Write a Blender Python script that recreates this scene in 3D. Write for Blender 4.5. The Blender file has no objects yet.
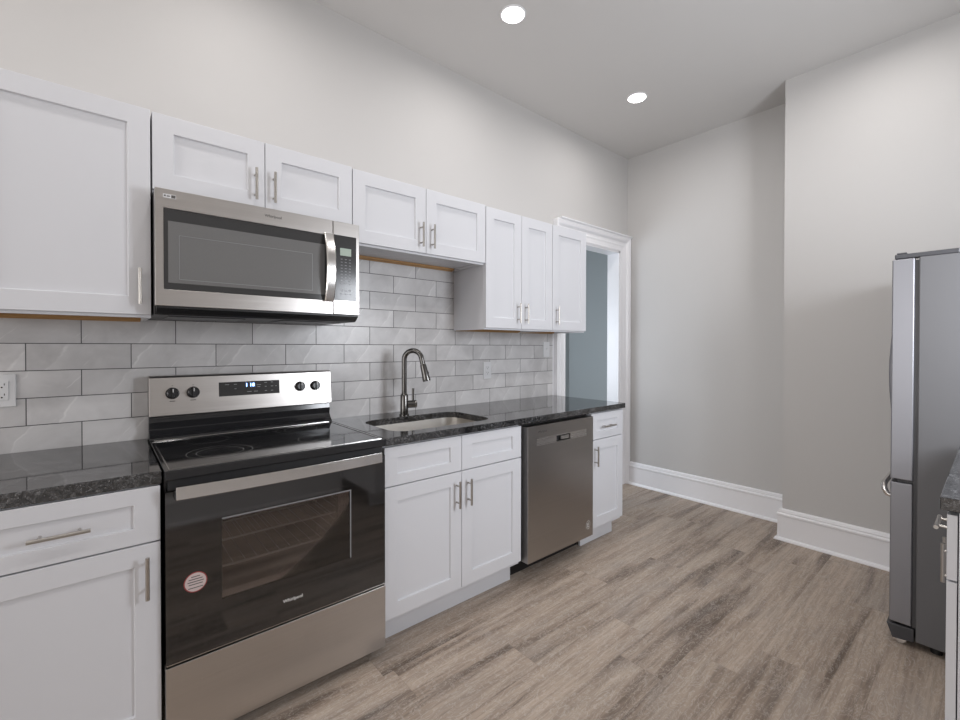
import bpy, bmesh, math, random
from mathutils import Vector, Matrix

C = bpy.context.scene.collection
sc = bpy.context.scene
random.seed(4)
PI = math.pi
CEIL = 3.084

# ------------------------------------------------------------ camera, world, lights, exposure
cam_d = bpy.data.cameras.new('camera')
cam = bpy.data.objects.new('camera', cam_d); C.objects.link(cam)
cam_d.sensor_width = 36.0; cam_d.lens = 442.27 / 960 * 36.0
cam_d.shift_x = -0.95 / 960; cam_d.shift_y = -9.25 / 960
cam_d.clip_start = 0.02
yaw, pit, rol = math.radians(49.493), math.radians(0.5351), math.radians(0.0569)
fw = Vector((math.cos(yaw) * math.cos(pit), math.sin(yaw) * math.cos(pit), -math.sin(pit)))
rt = Vector((math.sin(yaw), -math.cos(yaw), 0)); up = rt.cross(fw)
rt, up = rt * math.cos(rol) + up * math.sin(rol), up * math.cos(rol) - rt * math.sin(rol)
M = Matrix((rt, up, -fw)).transposed().to_4x4(); M.translation = Vector((-0.134, -2.3048, 1.2987))
cam.matrix_world = M
sc.camera = cam

w = bpy.data.worlds.new('sky'); sc.world = w; w.use_nodes = True
w.node_tree.nodes['Background'].inputs[0].default_value = (0.75, 0.85, 1.0, 1)
w.node_tree.nodes['Background'].inputs[1].default_value = 0.6

sc.view_settings.view_transform = 'Standard'; sc.view_settings.look = 'None'
sc.view_settings.gamma = 1.0; sc.view_settings.use_curve_mapping = False
sc.view_settings.exposure = 0.13

def area(name, loc, rot, sx, sy, power, col, shape='RECTANGLE', spread=None):
    l = bpy.data.lights.new(name, 'AREA'); l.shape = shape; l.size = sx
    if shape in ('RECTANGLE', 'ELLIPSE'): l.size_y = sy
    l.energy = power; l.color = col
    if spread: l.spread = spread
    o = bpy.data.objects.new(name, l); o.location = loc; o.rotation_euler = rot; C.objects.link(o)
    return o
# added area lights: at two made-up windows, plus daylight fill for the next room
area('added_back_light', (-3.86, -1.45, 1.45), (0, -PI / 2, 0), 1.9, 1.9, 48, (1.0, 0.975, 0.955))
area('added_side_light', (2.0, -2.865, 1.58), (PI / 2, 0, 0), 0.66, 0.8, 31, (0.90, 0.94, 1.0))
area('added_hall_daylight', (2.06, 1.05, 1.25), (0, -PI / 2, 0), 1.2, 0.7, 20, (0.82, 0.90, 1.0))

# ------------------------------------------------------------ materials
def nodes(name):
    m = bpy.data.materials.new(name); m.use_nodes = True
    nt = m.node_tree; return m, nt, nt.nodes['Principled BSDF']
def nd(nt, t, **k):
    n = nt.nodes.new(t)
    for a, b in k.items(): setattr(n, a, b)
    return n
def objcoord(nt, scale=(1, 1, 1), loc=(0, 0, 0)):
    g = nd(nt, 'ShaderNodeNewGeometry'); mp = nd(nt, 'ShaderNodeMapping')
    mp.inputs['Scale'].default_value = scale; mp.inputs['Location'].default_value = loc
    nt.links.new(g.outputs['Position'], mp.inputs['Vector']); return mp.outputs[0]
def noise(nt, vec, scale, detail=3, rough=.5, dist=0):
    n = nd(nt, 'ShaderNodeTexNoise'); n.inputs['Scale'].default_value = scale
    n.inputs['Detail'].default_value = detail; n.inputs['Roughness'].default_value = rough
    n.inputs['Distortion'].default_value = dist
    nt.links.new(vec, n.inputs['Vector']); return n
def ramp(nt, fac, stops):
    r = nd(nt, 'ShaderNodeValToRGB'); e = r.color_ramp.elements
    while len(e) < len(stops): e.new(0.5)
    for el, (p, c) in zip(e, stops):
        el.position = p; el.color = (c, c, c, 1) if not isinstance(c, tuple) else (*c, 1)
    nt.links.new(fac, r.inputs[0]); return r.outputs[0]
def math_(nt, op, a, b=None, c=None):
    n = nd(nt, 'ShaderNodeMath', operation=op)
    for i, v in enumerate((a, b, c)):
        if v is None: continue
        if isinstance(v, (int, float)): n.inputs[i].default_value = v
        else: nt.links.new(v, n.inputs[i])
    return n.outputs[0]
def mix(nt, fac, a, b, mode='MIX'):
    n = nd(nt, 'ShaderNodeMix', data_type='RGBA', blend_type=mode)
    for i, v in ((0, fac), (6, a), (7, b)):
        if isinstance(v, (int, float)): n.inputs[i].default_value = v
        elif isinstance(v, tuple): n.inputs[i].default_value = (*v, 1)
        else: nt.links.new(v, n.inputs[i])
    return n.outputs[2]
def bump(nt, b, h, strength, dist):
    n = nd(nt, 'ShaderNodeBump'); n.inputs['Strength'].default_value = strength; n.inputs['Distance'].default_value = dist
    nt.links.new(h, n.inputs['Height']); nt.links.new(n.outputs[0], b.inputs['Normal'])

def plain(name, col, rough=.5, metal=0.0, spec=.5, coat=0, var=0.0):
    m, nt, b = nodes(name)
    b.inputs['Base Color'].default_value = (*col, 1); b.inputs['Roughness'].default_value = rough
    b.inputs['Metallic'].default_value = metal; b.inputs['Specular IOR Level'].default_value = spec
    b.inputs['Coat Weight'].default_value = coat
    n = noise(nt, objcoord(nt), 9, 2)
    r = nd(nt, 'ShaderNodeMapRange'); r.inputs[3].default_value = max(0, rough - .04 - var); r.inputs[4].default_value = rough + .04 + var
    nt.links.new(n.outputs[0], r.inputs[0]); nt.links.new(r.outputs[0], b.inputs['Roughness'])
    return m
def paint(name, col, rough=.6, bs=.04):
    m, nt, b = nodes(name); b.inputs['Base Color'].default_value = (*col, 1); b.inputs['Roughness'].default_value = rough
    n = noise(nt, objcoord(nt), 260, 2); bump(nt, b, n.outputs[0], bs, .002); return m
def emit(name, col, s):
    m, nt, b = nodes(name); b.inputs['Base Color'].default_value = (*col, 1)
    b.inputs['Emission Color'].default_value = (*col, 1); b.inputs['Emission Strength'].default_value = s; return m
def steel(name, col, rough=.3, sc_=(2, 2, 300), amp=.06, metal=1.0):
    m, nt, b = nodes(name); b.inputs['Metallic'].default_value = metal
    n = noise(nt, objcoord(nt, sc_), 1.0, 3)
    c = mix(nt, n.outputs[0], tuple(x * (1 - amp) for x in col), tuple(min(1, x * (1 + amp)) for x in col))
    nt.links.new(c, b.inputs['Base Color'])
    r = nd(nt, 'ShaderNodeMapRange'); r.inputs[3].default_value = rough - .05; r.inputs[4].default_value = rough + .05
    nt.links.new(n.outputs[0], r.inputs[0]); nt.links.new(r.outputs[0], b.inputs['Roughness'])
    bump(nt, b, n.outputs[0], .03, .0008)
    return m

WALL = paint('greige_wall_paint', (.565, .552, .540), .65)
CEILM = paint('ceiling_paint', (.61, .595, .58), .8)
HALLM = paint('grey_green_wall_paint', (.50, .535, .54), .6)
TRIM = paint('white_trim_gloss_paint', (.87, .865, .885), .32, .01)
CAB = plain('white_cabinet_lacquer', (.69, .695, .725), .38)
RAWWOOD = plain('raw_plywood_edge', (.42, .235, .09), .6)
GAP = plain('dark_recess', (.02, .02, .022), .6)
TOEBLK = plain('black_kick_plate', (.012, .012, .013), .4)
WHITEPL = plain('white_plastic', (.68, .68, .69), .3)
SLOT = plain('outlet_slot_black', (.01, .01, .01), .5)
NICKEL = plain('brushed_nickel', (.50, .475, .445), .30, 1.0)
FAUCET = plain('faucet_nickel', (.13, .125, .12), .2, 1.0)
STEEL = steel('stainless_steel_warm', (.56, .535, .515), .3)
STEELH = steel('polished_handle_steel', (.72, .70, .68), .2)
DWSTEEL = steel('dishwasher_stainless', (.42, .40, .385), .3)
DWPOCKET = steel('dishwasher_pocket_steel', (.62, .60, .585), .28)
SINKST = plain('sink_steel', (.72, .69, .65), .36, 1.0)
FRSIDE = plain('fridge_grey_side_paint', (.125, .123, .127), .45, 0.0)
FRDOOR = steel('fridge_door_edge', (.27, .27, .29), .4, (2, 2, 200), .02, .7)
DARKPL = plain('dark_grey_plastic', (.05, .05, .055), .35)
BLKGLASS = plain('black_ceramic_glass', (.012, .012, .013), .07, 0, .5)
BLKENAMEL = plain('black_gloss_enamel', (.018, .018, .02), .14, 0, .6)
OVENGLASS = plain('oven_black_glass', (.010, .009, .009), .05, 0, .5); OVENGLASS.node_tree.nodes['Principled BSDF'].inputs['IOR'].default_value = 1.85
MWDARK = plain('microwave_dark_glass', (.042, .042, .043), .16, 0, .5)
RINGM = plain('burner_print_grey', (.16, .16, .16), .2)
KNOBM = plain('knob_black', (.02, .02, .022), .28)
MARK = plain('silver_print', (.78, .77, .76), .35)
DARKMARK = plain('dark_print', (.10, .095, .09), .4)
PRINT_REFL = plain('grey_print_and_reflection', (.22, .22, .23), .4)  # also colours the painted reflection strips on the oven window
STICKW = plain('sticker_pinkish_white', (.62, .52, .51), .5)
STICKR = plain('sticker_red_rim', (.32, .05, .05), .5)
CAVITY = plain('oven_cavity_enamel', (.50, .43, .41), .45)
RACK = plain('rack_chrome', (.88, .86, .83), .3, .2)
LCD = emit('lcd_grey_green', (.30, .36, .31), .25)
BLUELED = emit('blue_clock_digit', (.25, .45, 1.0), 5)
LAMPEMIT = emit('downlight_lens', (1.0, .97, .93), 9)

def glass_tint(name, tint, refl_rough=.04):
    m = bpy.data.materials.new(name); m.use_nodes = True; nt = m.node_tree; nt.nodes.clear()
    o = nd(nt, 'ShaderNodeOutputMaterial'); mx = nd(nt, 'ShaderNodeMixShader')
    t = nd(nt, 'ShaderNodeBsdfTransparent'); t.inputs[0].default_value = (*tint, 1)
    g = nd(nt, 'ShaderNodeBsdfGlossy'); g.inputs['Roughness'].default_value = refl_rough
    f = nd(nt, 'ShaderNodeFresnel'); f.inputs[0].default_value = 2.0
    nt.links.new(f.outputs[0], mx.inputs[0]); nt.links.new(t.outputs[0], mx.inputs[1]); nt.links.new(g.outputs[0], mx.inputs[2])
    nt.links.new(mx.outputs[0], o.inputs[0]); return m
OVWIN = glass_tint('tinted_oven_window', (.80, .76, .75))

def mw_window():
    m, nt, b = nodes('microwave_screen_mesh')
    v = objcoord(nt); vo = nd(nt, 'ShaderNodeTexVoronoi'); vo.inputs['Scale'].default_value = 620
    nt.links.new(v, vo.inputs['Vector'])
    c = ramp(nt, vo.outputs['Distance'], [(.2, .14), (.6, .16)])
    nt.links.new(c, b.inputs['Base Color']); b.inputs['Roughness'].default_value = .14; b.inputs['Specular IOR Level'].default_value = .9
    return m
MWWIN = mw_window()

def granite():
    m, nt, b = nodes('black_granite')
    v = objcoord(nt)
    n1 = noise(nt, v, 85, 5, .75, .3); n2 = noise(nt, v, 210, 3, .7)
    n3 = noise(nt, objcoord(nt, (1, 2.4, 1)), 9, 4, .6, 1.2)
    a = ramp(nt, n1.outputs[0], [(.42, (.012, .012, .013)), (.56, (.065, .065, .068)), (.70, (.20, .20, .205))])
    s = ramp(nt, n2.outputs[0], [(.60, 0.0), (.70, .30)])
    c = mix(nt, 1.0, a, s, 'ADD')
    k = ramp(nt, n3.outputs[0], [(.38, .35), (.62, 1.0)])
    c = mix(nt, 1.0, c, k, 'MULTIPLY')
    nt.links.new(c, b.inputs['Base Color']); b.inputs['Roughness'].default_value = .05
    b.inputs['IOR'].default_value = 1.95
    return m
GRANITE = granite()

def tiles():
    m, nt, b = nodes('grey_marble_subway_tile')
    g = nd(nt, 'ShaderNodeNewGeometry'); s = nd(nt, 'ShaderNodeSeparateXYZ'); nt.links.new(g.outputs['Position'], s.inputs[0])
    P = .302
    x = math_(nt, 'ADD', s.outputs[0], P * 10 + .198 - 0 + P / 2 - P * 0 - (0.0))
    # even rows have a joint at x = -0.198, odd rows half a tile further
    z = math_(nt, 'ADD', s.outputs[2], -.907 + 10 * .1005)
    cb = nd(nt, 'ShaderNodeCombineXYZ'); nt.links.new(x, cb.inputs[0]); nt.links.new(z, cb.inputs[1])
    br = nd(nt, 'ShaderNodeTexBrick'); br.offset = .5; br.offset_frequency = 2; br.squash = 1
    nt.links.new(cb.outputs[0], br.inputs['Vector'])
    br.inputs['Color1'].default_value = (0, 0, 0, 1); br.inputs['Color2'].default_value = (1, 1, 1, 1)
    br.inputs['Mortar'].default_value = (.5, .5, .5, 1)
    br.inputs['Scale'].default_value = 1; br.inputs['Mortar Size'].default_value = .0016; br.inputs['Mortar Smooth'].default_value = .1
    br.inputs['Brick Width'].default_value = P; br.inputs['Row Height'].default_value = .1005
    sep = nd(nt, 'ShaderNodeSeparateColor'); nt.links.new(br.outputs['Color'], sep.inputs[0]); rnd = sep.outputs[0]
    off = math_(nt, 'MULTIPLY', rnd, 37.0)
    wv = nd(nt, 'ShaderNodeCombineXYZ'); nt.links.new(s.outputs[0], wv.inputs[0]); nt.links.new(s.outputs[2], wv.inputs[1]); nt.links.new(off, wv.inputs[2])
    nz = noise(nt, wv.outputs[0], 9, 3, .55)          # wander of the veins
    fd = noise(nt, wv.outputs[0], 16, 2, .5)          # where they fade out
    def vein(slope, period, seed, wander, width):
        q = math_(nt, 'SUBTRACT', s.outputs[0], math_(nt, 'MULTIPLY', s.outputs[2], slope))
        q = math_(nt, 'ADD', math_(nt, 'MULTIPLY', q, 1 / period), math_(nt, 'MULTIPLY', rnd, seed))
        q = math_(nt, 'FRACT', math_(nt, 'ADD', q, math_(nt, 'MULTIPLY', nz.outputs[0], wander)))
        d = math_(nt, 'ABSOLUTE', math_(nt, 'SUBTRACT', q, .5))
        return q, ramp(nt, d, [(0.0, 1.0), (width * .5, .6), (width, 0.0)])
    q1, v1 = vein(.62, .26, 11.3, .30, .022)
    q2, v2 = vein(.85, .19, 23.7, .22, .016)
    n2 = noise(nt, wv.outputs[0], 6, 4, .6, .4)
    patch = ramp(nt, n2.outputs[0], [(.33, (.50, .488, .488)), (.5, (.575, .562, .562)), (.66, (.635, .622, .622))])
    side = ramp(nt, q1, [(.49, 0.0), (.51, .45), (.75, .15), (.95, 0.0)])
    patch = mix(nt, side, patch, (.69, .68, .68))
    vm = math_(nt, 'MAXIMUM', math_(nt, 'MULTIPLY', v1, ramp(nt, fd.outputs[0], [(.40, 1.0), (.56, .15)])), math_(nt, 'MULTIPLY', v2, ramp(nt, fd.outputs[0], [(.48, 0.0), (.58, .8)])))
    base = mix(nt, math_(nt, 'MULTIPLY', vm, .5), patch, (.82, .81, .80))
    tone = nd(nt, 'ShaderNodeMapRange'); nt.links.new(rnd, tone.inputs[0]); tone.inputs[3].default_value = .88; tone.inputs[4].default_value = 1.08
    cc = nd(nt, 'ShaderNodeCombineColor'); [nt.links.new(tone.outputs[0], cc.inputs[i]) for i in range(3)]
    base = mix(nt, 1.0, base, cc.outputs[0], 'MULTIPLY')
    col = mix(nt, br.outputs['Fac'], base, (.07, .068, .07))
    nt.links.new(col, b.inputs['Base Color'])
    nt.links.new(math_(nt, 'MULTIPLY_ADD', br.outputs['Fac'], .4, .30), b.inputs['Roughness'])
    bump(nt, b, math_(nt, 'SUBTRACT', 1.0, br.outputs['Fac']), .5, .001)
    return m
TILE = tiles()

def planks():
    m, nt, b = nodes('weathered_oak_vinyl_plank')
    g = nd(nt, 'ShaderNodeNewGeometry'); s = nd(nt, 'ShaderNodeSeparateXYZ'); nt.links.new(g.outputs['Position'], s.inputs[0])
    yy = math_(nt, 'MULTIPLY', math_(nt, 'ADD', s.outputs[1], 10 + .10), 1 / .18)
    row = math_(nt, 'FLOOR', yy); fy = math_(nt, 'FRACT', yy)
    wn = nd(nt, 'ShaderNodeTexWhiteNoise', noise_dimensions='1D'); nt.links.new(row, wn.inputs['W'])
    xx = math_(nt, 'ADD', math_(nt, 'MULTIPLY', math_(nt, 'ADD', s.outputs[0], 10), 1 / 1.22), wn.outputs['Value'])
    idx = math_(nt, 'FLOOR', xx); fx = math_(nt, 'FRACT', xx)
    cb = nd(nt, 'ShaderNodeCombineXYZ'); nt.links.new(row, cb.inputs[0]); nt.links.new(idx, cb.inputs[1])
    w2 = nd(nt, 'ShaderNodeTexWhiteNoise', noise_dimensions='2D'); nt.links.new(cb.outputs[0], w2.inputs['Vector']); r = w2.outputs['Value']
    def vec(sx, sy, oz):
        c = nd(nt, 'ShaderNodeCombineXYZ')
        nt.links.new(math_(nt, 'MULTIPLY', s.outputs[0], sx), c.inputs[0]); nt.links.new(math_(nt, 'MULTIPLY', s.outputs[1], sy), c.inputs[1])
        nt.links.new(math_(nt, 'MULTIPLY_ADD', r, 60.0, oz), c.inputs[2]); return c.outputs[0]
    n1 = noise(nt, vec(.80, 11, 0), 1.0, 4, .5, .6)      # broad streaks along the plank
    n2 = noise(nt, vec(6, 95, 7), 1.0, 4, .65, .3)         # fine grain
    n3 = noise(nt, vec(120, 9, 3), 1.0, 2, .5, .2)         # cross saw marks
    n4 = noise(nt, vec(9, 26, 13), 1.0, 3, .6, 2.6)        # swirling figure
    base = ramp(nt, n1.outputs[0], [(.33, (.140, .104, .080)), (.42, (.245, .190, .150)), (.49, (.350, .278, .222)), (.66, (.430, .350, .284))])
    tone = nd(nt, 'ShaderNodeMapRange'); nt.links.new(r, tone.inputs[0]); tone.inputs[3].default_value = .96; tone.inputs[4].default_value = 1.10
    cc = nd(nt, 'ShaderNodeCombineColor'); [nt.links.new(tone.outputs[0], cc.inputs[i]) for i in range(3)]
    base = mix(nt, 1.0, base, cc.outputs[0], 'MULTIPLY')
    base = mix(nt, 1.0, base, ramp(nt, n2.outputs[0], [(.30, .70), (.52, 1.0), (.72, 1.18)]), 'MULTIPLY')
    base = mix(nt, math_(nt, 'MULTIPLY', ramp(nt, n3.outputs[0], [(.55, 0.0), (.75, 1.0)]), .22), base, (.50, .46, .42))
    fig = math_(nt, 'ABSOLUTE', math_(nt, 'SUBTRACT', n4.outputs[0], .5))
    base = mix(nt, math_(nt, 'MULTIPLY', ramp(nt, fig, [(0.0, 1.0), (.035, 0.0)]), .38), base, (.66, .61, .56))
    grey = noise(nt, vec(2.0, 5, 31), 1.0, 2)
    base = mix(nt, ramp(nt, grey.outputs[0], [(.50, 0.0), (.72, .30)]), base, (.30, .28, .265))
    seam = math_(nt, 'MAXIMUM', math_(nt, 'LESS_THAN', fy, .010), math_(nt, 'LESS_THAN', fx, .0016))
    base = mix(nt, math_(nt, 'MULTIPLY', seam, .28), base, (.12, .095, .08))
    nt.links.new(base, b.inputs['Base Color'])
    nt.links.new(math_(nt, 'MULTIPLY_ADD', n2.outputs[0], .2, .36), b.inputs['Roughness'])
    b.inputs['Specular IOR Level'].default_value = .35
    bump(nt, b, math_(nt, 'SUBTRACT', n2.outputs[0], seam), .18, .001)
    return m
FLOOR = planks()

# ------------------------------------------------------------ helpers
def bx(bm, x0, x1, y0, y1, z0, z1):
    x0, x1 = sorted((x0, x1)); y0, y1 = sorted((y0, y1)); z0, z1 = sorted((z0, z1))
    v = [bm.verts.new(p) for p in ((x0,y0,z0),(x1,y0,z0),(x1,y1,z0),(x0,y1,z0),(x0,y0,z1),(x1,y0,z1),(x1,y1,z1),(x0,y1,z1))]
    for f in ((0,3,2,1),(4,5,6,7),(0,1,5,4),(1,2,6,5),(2,3,7,6),(3,0,4,7)): bm.faces.new([v[i] for i in f])
def tube(bm, pts, r, seg=14, caps=True):
    """round bar through pts; r a number or a list"""
    pts = [Vector(p) for p in pts]; n = len(pts)
    rs = r if isinstance(r, (list, tuple)) else [r] * n
    rings = []; prev = None
    for i, p in enumerate(pts):
        t = (pts[min(i + 1, n - 1)] - pts[max(i - 1, 0)]).normalized()
        if prev is None:
            a = Vector((0, 0, 1)) if abs(t.z) < .9 else Vector((1, 0, 0)); u = t.cross(a).normalized()
        else:
            u = (prev - t * prev.dot(t)).normalized()
        prev = u; v = t.cross(u)
        rings.append([bm.verts.new(p + (u * math.cos(2*PI*k/seg) + v * math.sin(2*PI*k/seg)) * rs[i]) for k in range(seg)])
    for a, b in zip(rings, rings[1:]):
        for k in range(seg): bm.faces.new((a[k], a[(k+1) % seg], b[(k+1) % seg], b[k]))
    if caps: bm.faces.new(rings[0][::-1]); bm.faces.new(rings[-1])
def prism(bm, prof, path, closed=False):
    """sweep 2D profile (list of (a,b)) given as functions of frame: path = list of (origin, A, B)"""
    rings = [[bm.verts.new(o + A * a + B * b_) for a, b_ in prof] for o, A, B in path]
    n = len(prof)
    for r0, r1 in zip(rings, rings[1:]):
        for k in range(n): bm.faces.new((r0[k], r0[(k+1) % n], r1[(k+1) % n], r1[k]))
    bm.faces.new(rings[0][::-1]); bm.faces.new(rings[-1])
def ringbox(bm, x0, x1, z0, z1, a0, a1, b0, b1, y0, y1):
    """slab y0..y1 over x0..x1, z0..z1 with the opening a0..a1, b0..b1"""
    O = ((x0, z0), (x1, z0), (x1, z1), (x0, z1)); I = ((a0, b0), (a1, b0), (a1, b1), (a0, b1))
    v = [[bm.verts.new((x, y, z)) for x, z in L] for y in (y0, y1) for L in (O, I)]
    for k in range(4):
        n = (k + 1) % 4
        bm.faces.new((v[0][k], v[0][n], v[1][n], v[1][k])); bm.faces.new((v[2][k], v[2][n], v[3][n], v[3][k]))
        bm.faces.new((v[0][k], v[0][n], v[2][n], v[2][k])); bm.faces.new((v[1][k], v[1][n], v[3][n], v[3][k]))
def RB(name, parent, mat, *a, bevel=0):
    bm = bmesh.new(); ringbox(bm, *a); return obj(name, bm, mat, parent, bevel)
def wl(o):
    p = Vector((0, 0, 0))
    while o is not None: p += o.location; o = o.parent
    return p
def obj(name, bm, mat, parent=None, bevel=0, smooth=False, seg=2, origin=None):
    bmesh.ops.recalc_face_normals(bm, faces=bm.faces)
    me = bpy.data.meshes.new(name)
    if origin is not None: off = Vector(origin)
    elif parent is not None: off = wl(parent)
    else: off = Vector((0, 0, 0))
    bmesh.ops.translate(bm, verts=bm.verts, vec=-off)
    bm.to_mesh(me); bm.free(); me.materials.append(mat)
    o = bpy.data.objects.new(name, me); C.objects.link(o)
    if parent is not None: o.parent = parent
    elif origin is not None: o.location = off
    if smooth:
        for p in me.polygons: p.use_smooth = True
        md = o.modifiers.new('auto', 'EDGE_SPLIT'); md.split_angle = math.radians(38)
    if bevel:
        md = o.modifiers.new('bevel', 'BEVEL'); md.width = bevel; md.segments = seg; md.limit_method = 'ANGLE'; md.angle_limit = math.radians(40)
    return o
def B(name, parent, mat, *b, bevel=0, **k):
    bm = bmesh.new()
    for q in b: bx(bm, *q)
    return obj(name, bm, mat, parent, bevel, **k)
def T(name, parent, mat, pts, r, seg=14, **k):
    bm = bmesh.new(); tube(bm, pts, r, seg); return obj(name, bm, mat, parent, smooth=True, **k)
def thing(name, label, cat, loc, group=None):
    o = bpy.data.objects.new(name, None); C.objects.link(o); o.location = loc; o.empty_display_size = .1
    o['label'] = label; o['category'] = cat
    if group: o['group'] = group
    return o
def tag(o, label, cat, group=None):
    o['label'] = label; o['category'] = cat
    if group: o['group'] = group
    return o
def struct(o): o['kind'] = 'structure'; return o
def text(name, s, size, mat, parent, loc, rot, extrude=.0004, bold=0.0, shear=0.0, sx=1.0):
    cu = bpy.data.curves.new('t', 'FONT'); cu.body = s; cu.size = size; cu.extrude = extrude; cu.offset = bold; cu.shear = shear
    cu.align_x = 'CENTER'; cu.align_y = 'CENTER'; cu.resolution_u = 3
    t = bpy.data.objects.new('t', cu); C.objects.link(t); bpy.context.view_layer.update()
    me = bpy.data.meshes.new_from_object(t.evaluated_get(bpy.context.evaluated_depsgraph_get()))
    bpy.data.objects.remove(t)
    from mathutils import Euler
    me.transform(Matrix.Translation(Vector(loc) - wl(parent)) @ Euler(rot).to_matrix().to_4x4() @ Matrix.Diagonal((sx, 1, 1, 1)))
    me.materials.clear(); me.materials.append(mat)
    o = bpy.data.objects.new(name, me); C.objects.link(o); o.parent = parent; return o

# ------------------------------------------------------------ setting
XB, XF, YR = -3.9, 3.679, -2.87           # wall behind camera, far wall, right wall
XJ, YJ = 3.353, -1.363                     # jog in the far wall
OX0, OX1, OZ = 2.728, 3.543, 2.19          # doorway in the left wall
WT = .118                                  # its thickness
struct(B('floor', None, FLOOR, (XB - .1, 4.8, YR - .1, 1.7, -.05, 0)))
struct(B('ceiling', None, CEILM, (XB - .1, 4.8, YR - .1, 1.7, CEIL, CEIL + .08)))
struct(B('wall_left', None, WALL, (XB - .1, OX0, .006, WT, 0, CEIL), (OX0, OX1, .006, WT, OZ, CEIL), (OX1, 4.8, .006, WT, 0, CEIL)))
struct(B('wall_far', None, WALL, (XF, XF + .1, YJ - .2, .006, 0, CEIL)))
struct(B('wall_chase', None, WALL, (XJ, XF + .1, YR - .1, YJ, 0, CEIL)))
# right wall with a made-up side window, added to let in light
SW = (1.62, 2.38, 1.15, 2.15)
struct(B('wall_right', None, WALL, (XB - .1, SW[0], YR - .1, YR, 0, CEIL), (SW[1], XJ, YR - .1, YR, 0, CEIL),
         (SW[0], SW[1], YR - .1, YR, 0, SW[2]), (SW[0], SW[1], YR - .1, YR, SW[3], CEIL)))
BW = (-2.45, -.45, .45, 2.45)
struct(B('wall_back', None, WALL, (XB - .1, XB, YR, BW[0], 0, CEIL), (XB - .1, XB, BW[1], .006, 0, CEIL),
         (XB - .1, XB, BW[0], BW[1], 0, BW[2]), (XB - .1, XB, BW[0], BW[1], BW[3], CEIL)))
def window(name, horizontal):  # frames of the two made-up windows, added for their light
    bm = bmesh.new()
    if horizontal:   # in right wall
        x0, x1, z0, z1 = SW; y0, y1 = YR - .09, YR - .05
        for q in ((x0, x0+.05), (x1-.05, x1), ((x0+x1)/2-.02, (x0+x1)/2+.02)): bx(bm, *q, y0, y1, z0, z1)
        for q in ((z0, z0+.05), (z1-.05, z1), ((z0+z1)/2-.02, (z0+z1)/2+.02)): bx(bm, x0, x1, y0, y1, *q)
    else:
        y0, y1, z0, z1 = BW; x0, x1 = XB - .09, XB - .05
        for q in ((y0, y0+.05), (y1-.05, y1)): bx(bm, x0, x1, *q, z0, z1)
        for q in ((z0, z0+.05), (z1-.05, z1), ((z0+z1)/2-.02, (z0+z1)/2+.02)): bx(bm, x0, x1, y0, y1, *q)
    return struct(obj(name, bm, TRIM))
window('added_window_1', False); window('added_window_2', True)
# the next room beyond the doorway
struct(B('wall_hall', None, HALLM, (2.0, 4.7, 1.5, 1.6, 0, CEIL), (1.9, 2.0, WT, 1.6, 0, CEIL), (4.7, 4.8, WT, 1.6, 0, CEIL)))

struct(B('backsplash', None, TILE, (-.60, 1.604, 0, .006, .9, 1.404), (.0, 1.604, 0, .006, 1.404, 1.80), (1.604, 2.586, 0, .006, .9, 1.404)))
struct(B('trim_tile_edge', None, TRIM, (2.586, 2.594, -.002, .006, .9, 1.42)))

# door casing (mitred, stepped profile) and jamb
def casing():
    bm = bmesh.new()
    # profile across the width: a = distance from the opening edge, b = projection into the room
    prof = [(0, 0), (0, .014), (.012, .018), (.018, .014), (.045, .015), (.060, .020), (.066, .015), (.088, .018), (.104, .034), (.128, .044), (.134, .042), (.134, 0)]
    Y = Vector((0, -1, 0)); y = 0.006
    x0, x1, z1 = OX0 + .004, OX1 - .004, OZ - .004
    path = [(Vector((x0, y, 0)), Vector((-1, 0, 0)), Y), (Vector((x0, y, z1)), Vector((-1, 0, 1)), Y),
            (Vector((x1, y, z1)), Vector((1, 0, 1)), Y), (Vector((x1, y, 0)), Vector((1, 0, 0)), Y)]
    prism(bm, prof, path)
    return struct(obj('trim_1', bm, TRIM, smooth=False))
casing()
bmc = bmesh.new()
prism(bmc, [(0, 0), (0, .030), (.010, .040), (.018, .054), (.026, .056), (.026, 0)],
      [(Vector((2.640, .006, 2.31)), Vector((0, 0, 1)), Vector((0, -1, 0))), (Vector((3.678, .006, 2.31)), Vector((0, 0, 1)), Vector((0, -1, 0)))])
struct(obj('trim_2', bmc, TRIM))
struct(B('door_frame', None, TRIM, (OX0, OX0 + .018, .0, WT + .005, 0, OZ), (OX1 - .018, OX1, .0, WT + .005, 0, OZ), (OX0, OX1, .0, WT + .005, OZ - .018, OZ)))

# baseboards
BP = [(0, 0), (0.040, 0), (0.040, .006), (.035, .015), (.024, .021), (.022, .160), (.027, .166), (.027, .176), (.018, .184), (.020, .190), (.016, .203), (.006, .209), (0, .209)]
def base(name, pts):
    """pts: list of (point, outward direction) with the corner offsets mitred"""
    bm = bmesh.new(); prism(bm, BP, [(Vector((*p, 0)), Vector((*d, 0)), Vector((0, 0, 1))) for p, d in pts]); return struct(obj(name, bm, TRIM))
base('baseboard_far', [((XF, -.0), (-1, 0)), ((XF, YJ + .0), (-1, 0))])
base('baseboard_chase', [((XF - .041, YJ), (0, 1)), ((XJ, YJ), (-1, 1)), ((XJ, YR), (-1, 0))])
base('baseboard_right', [((XB, YR), (0, 1)), ((1.50, YR), (0, 1))])
base('baseboard_back', [((XB, YR), (1, 0)), ((XB, .0), (1, 0))])
base('baseboard_left', [((-.66, .006), (0, -1)), ((XB, .006), (0, -1))])
base('baseboard_hall', [((2.0, 1.5), (0, -1)), ((4.7, 1.5), (0, -1))])

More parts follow.
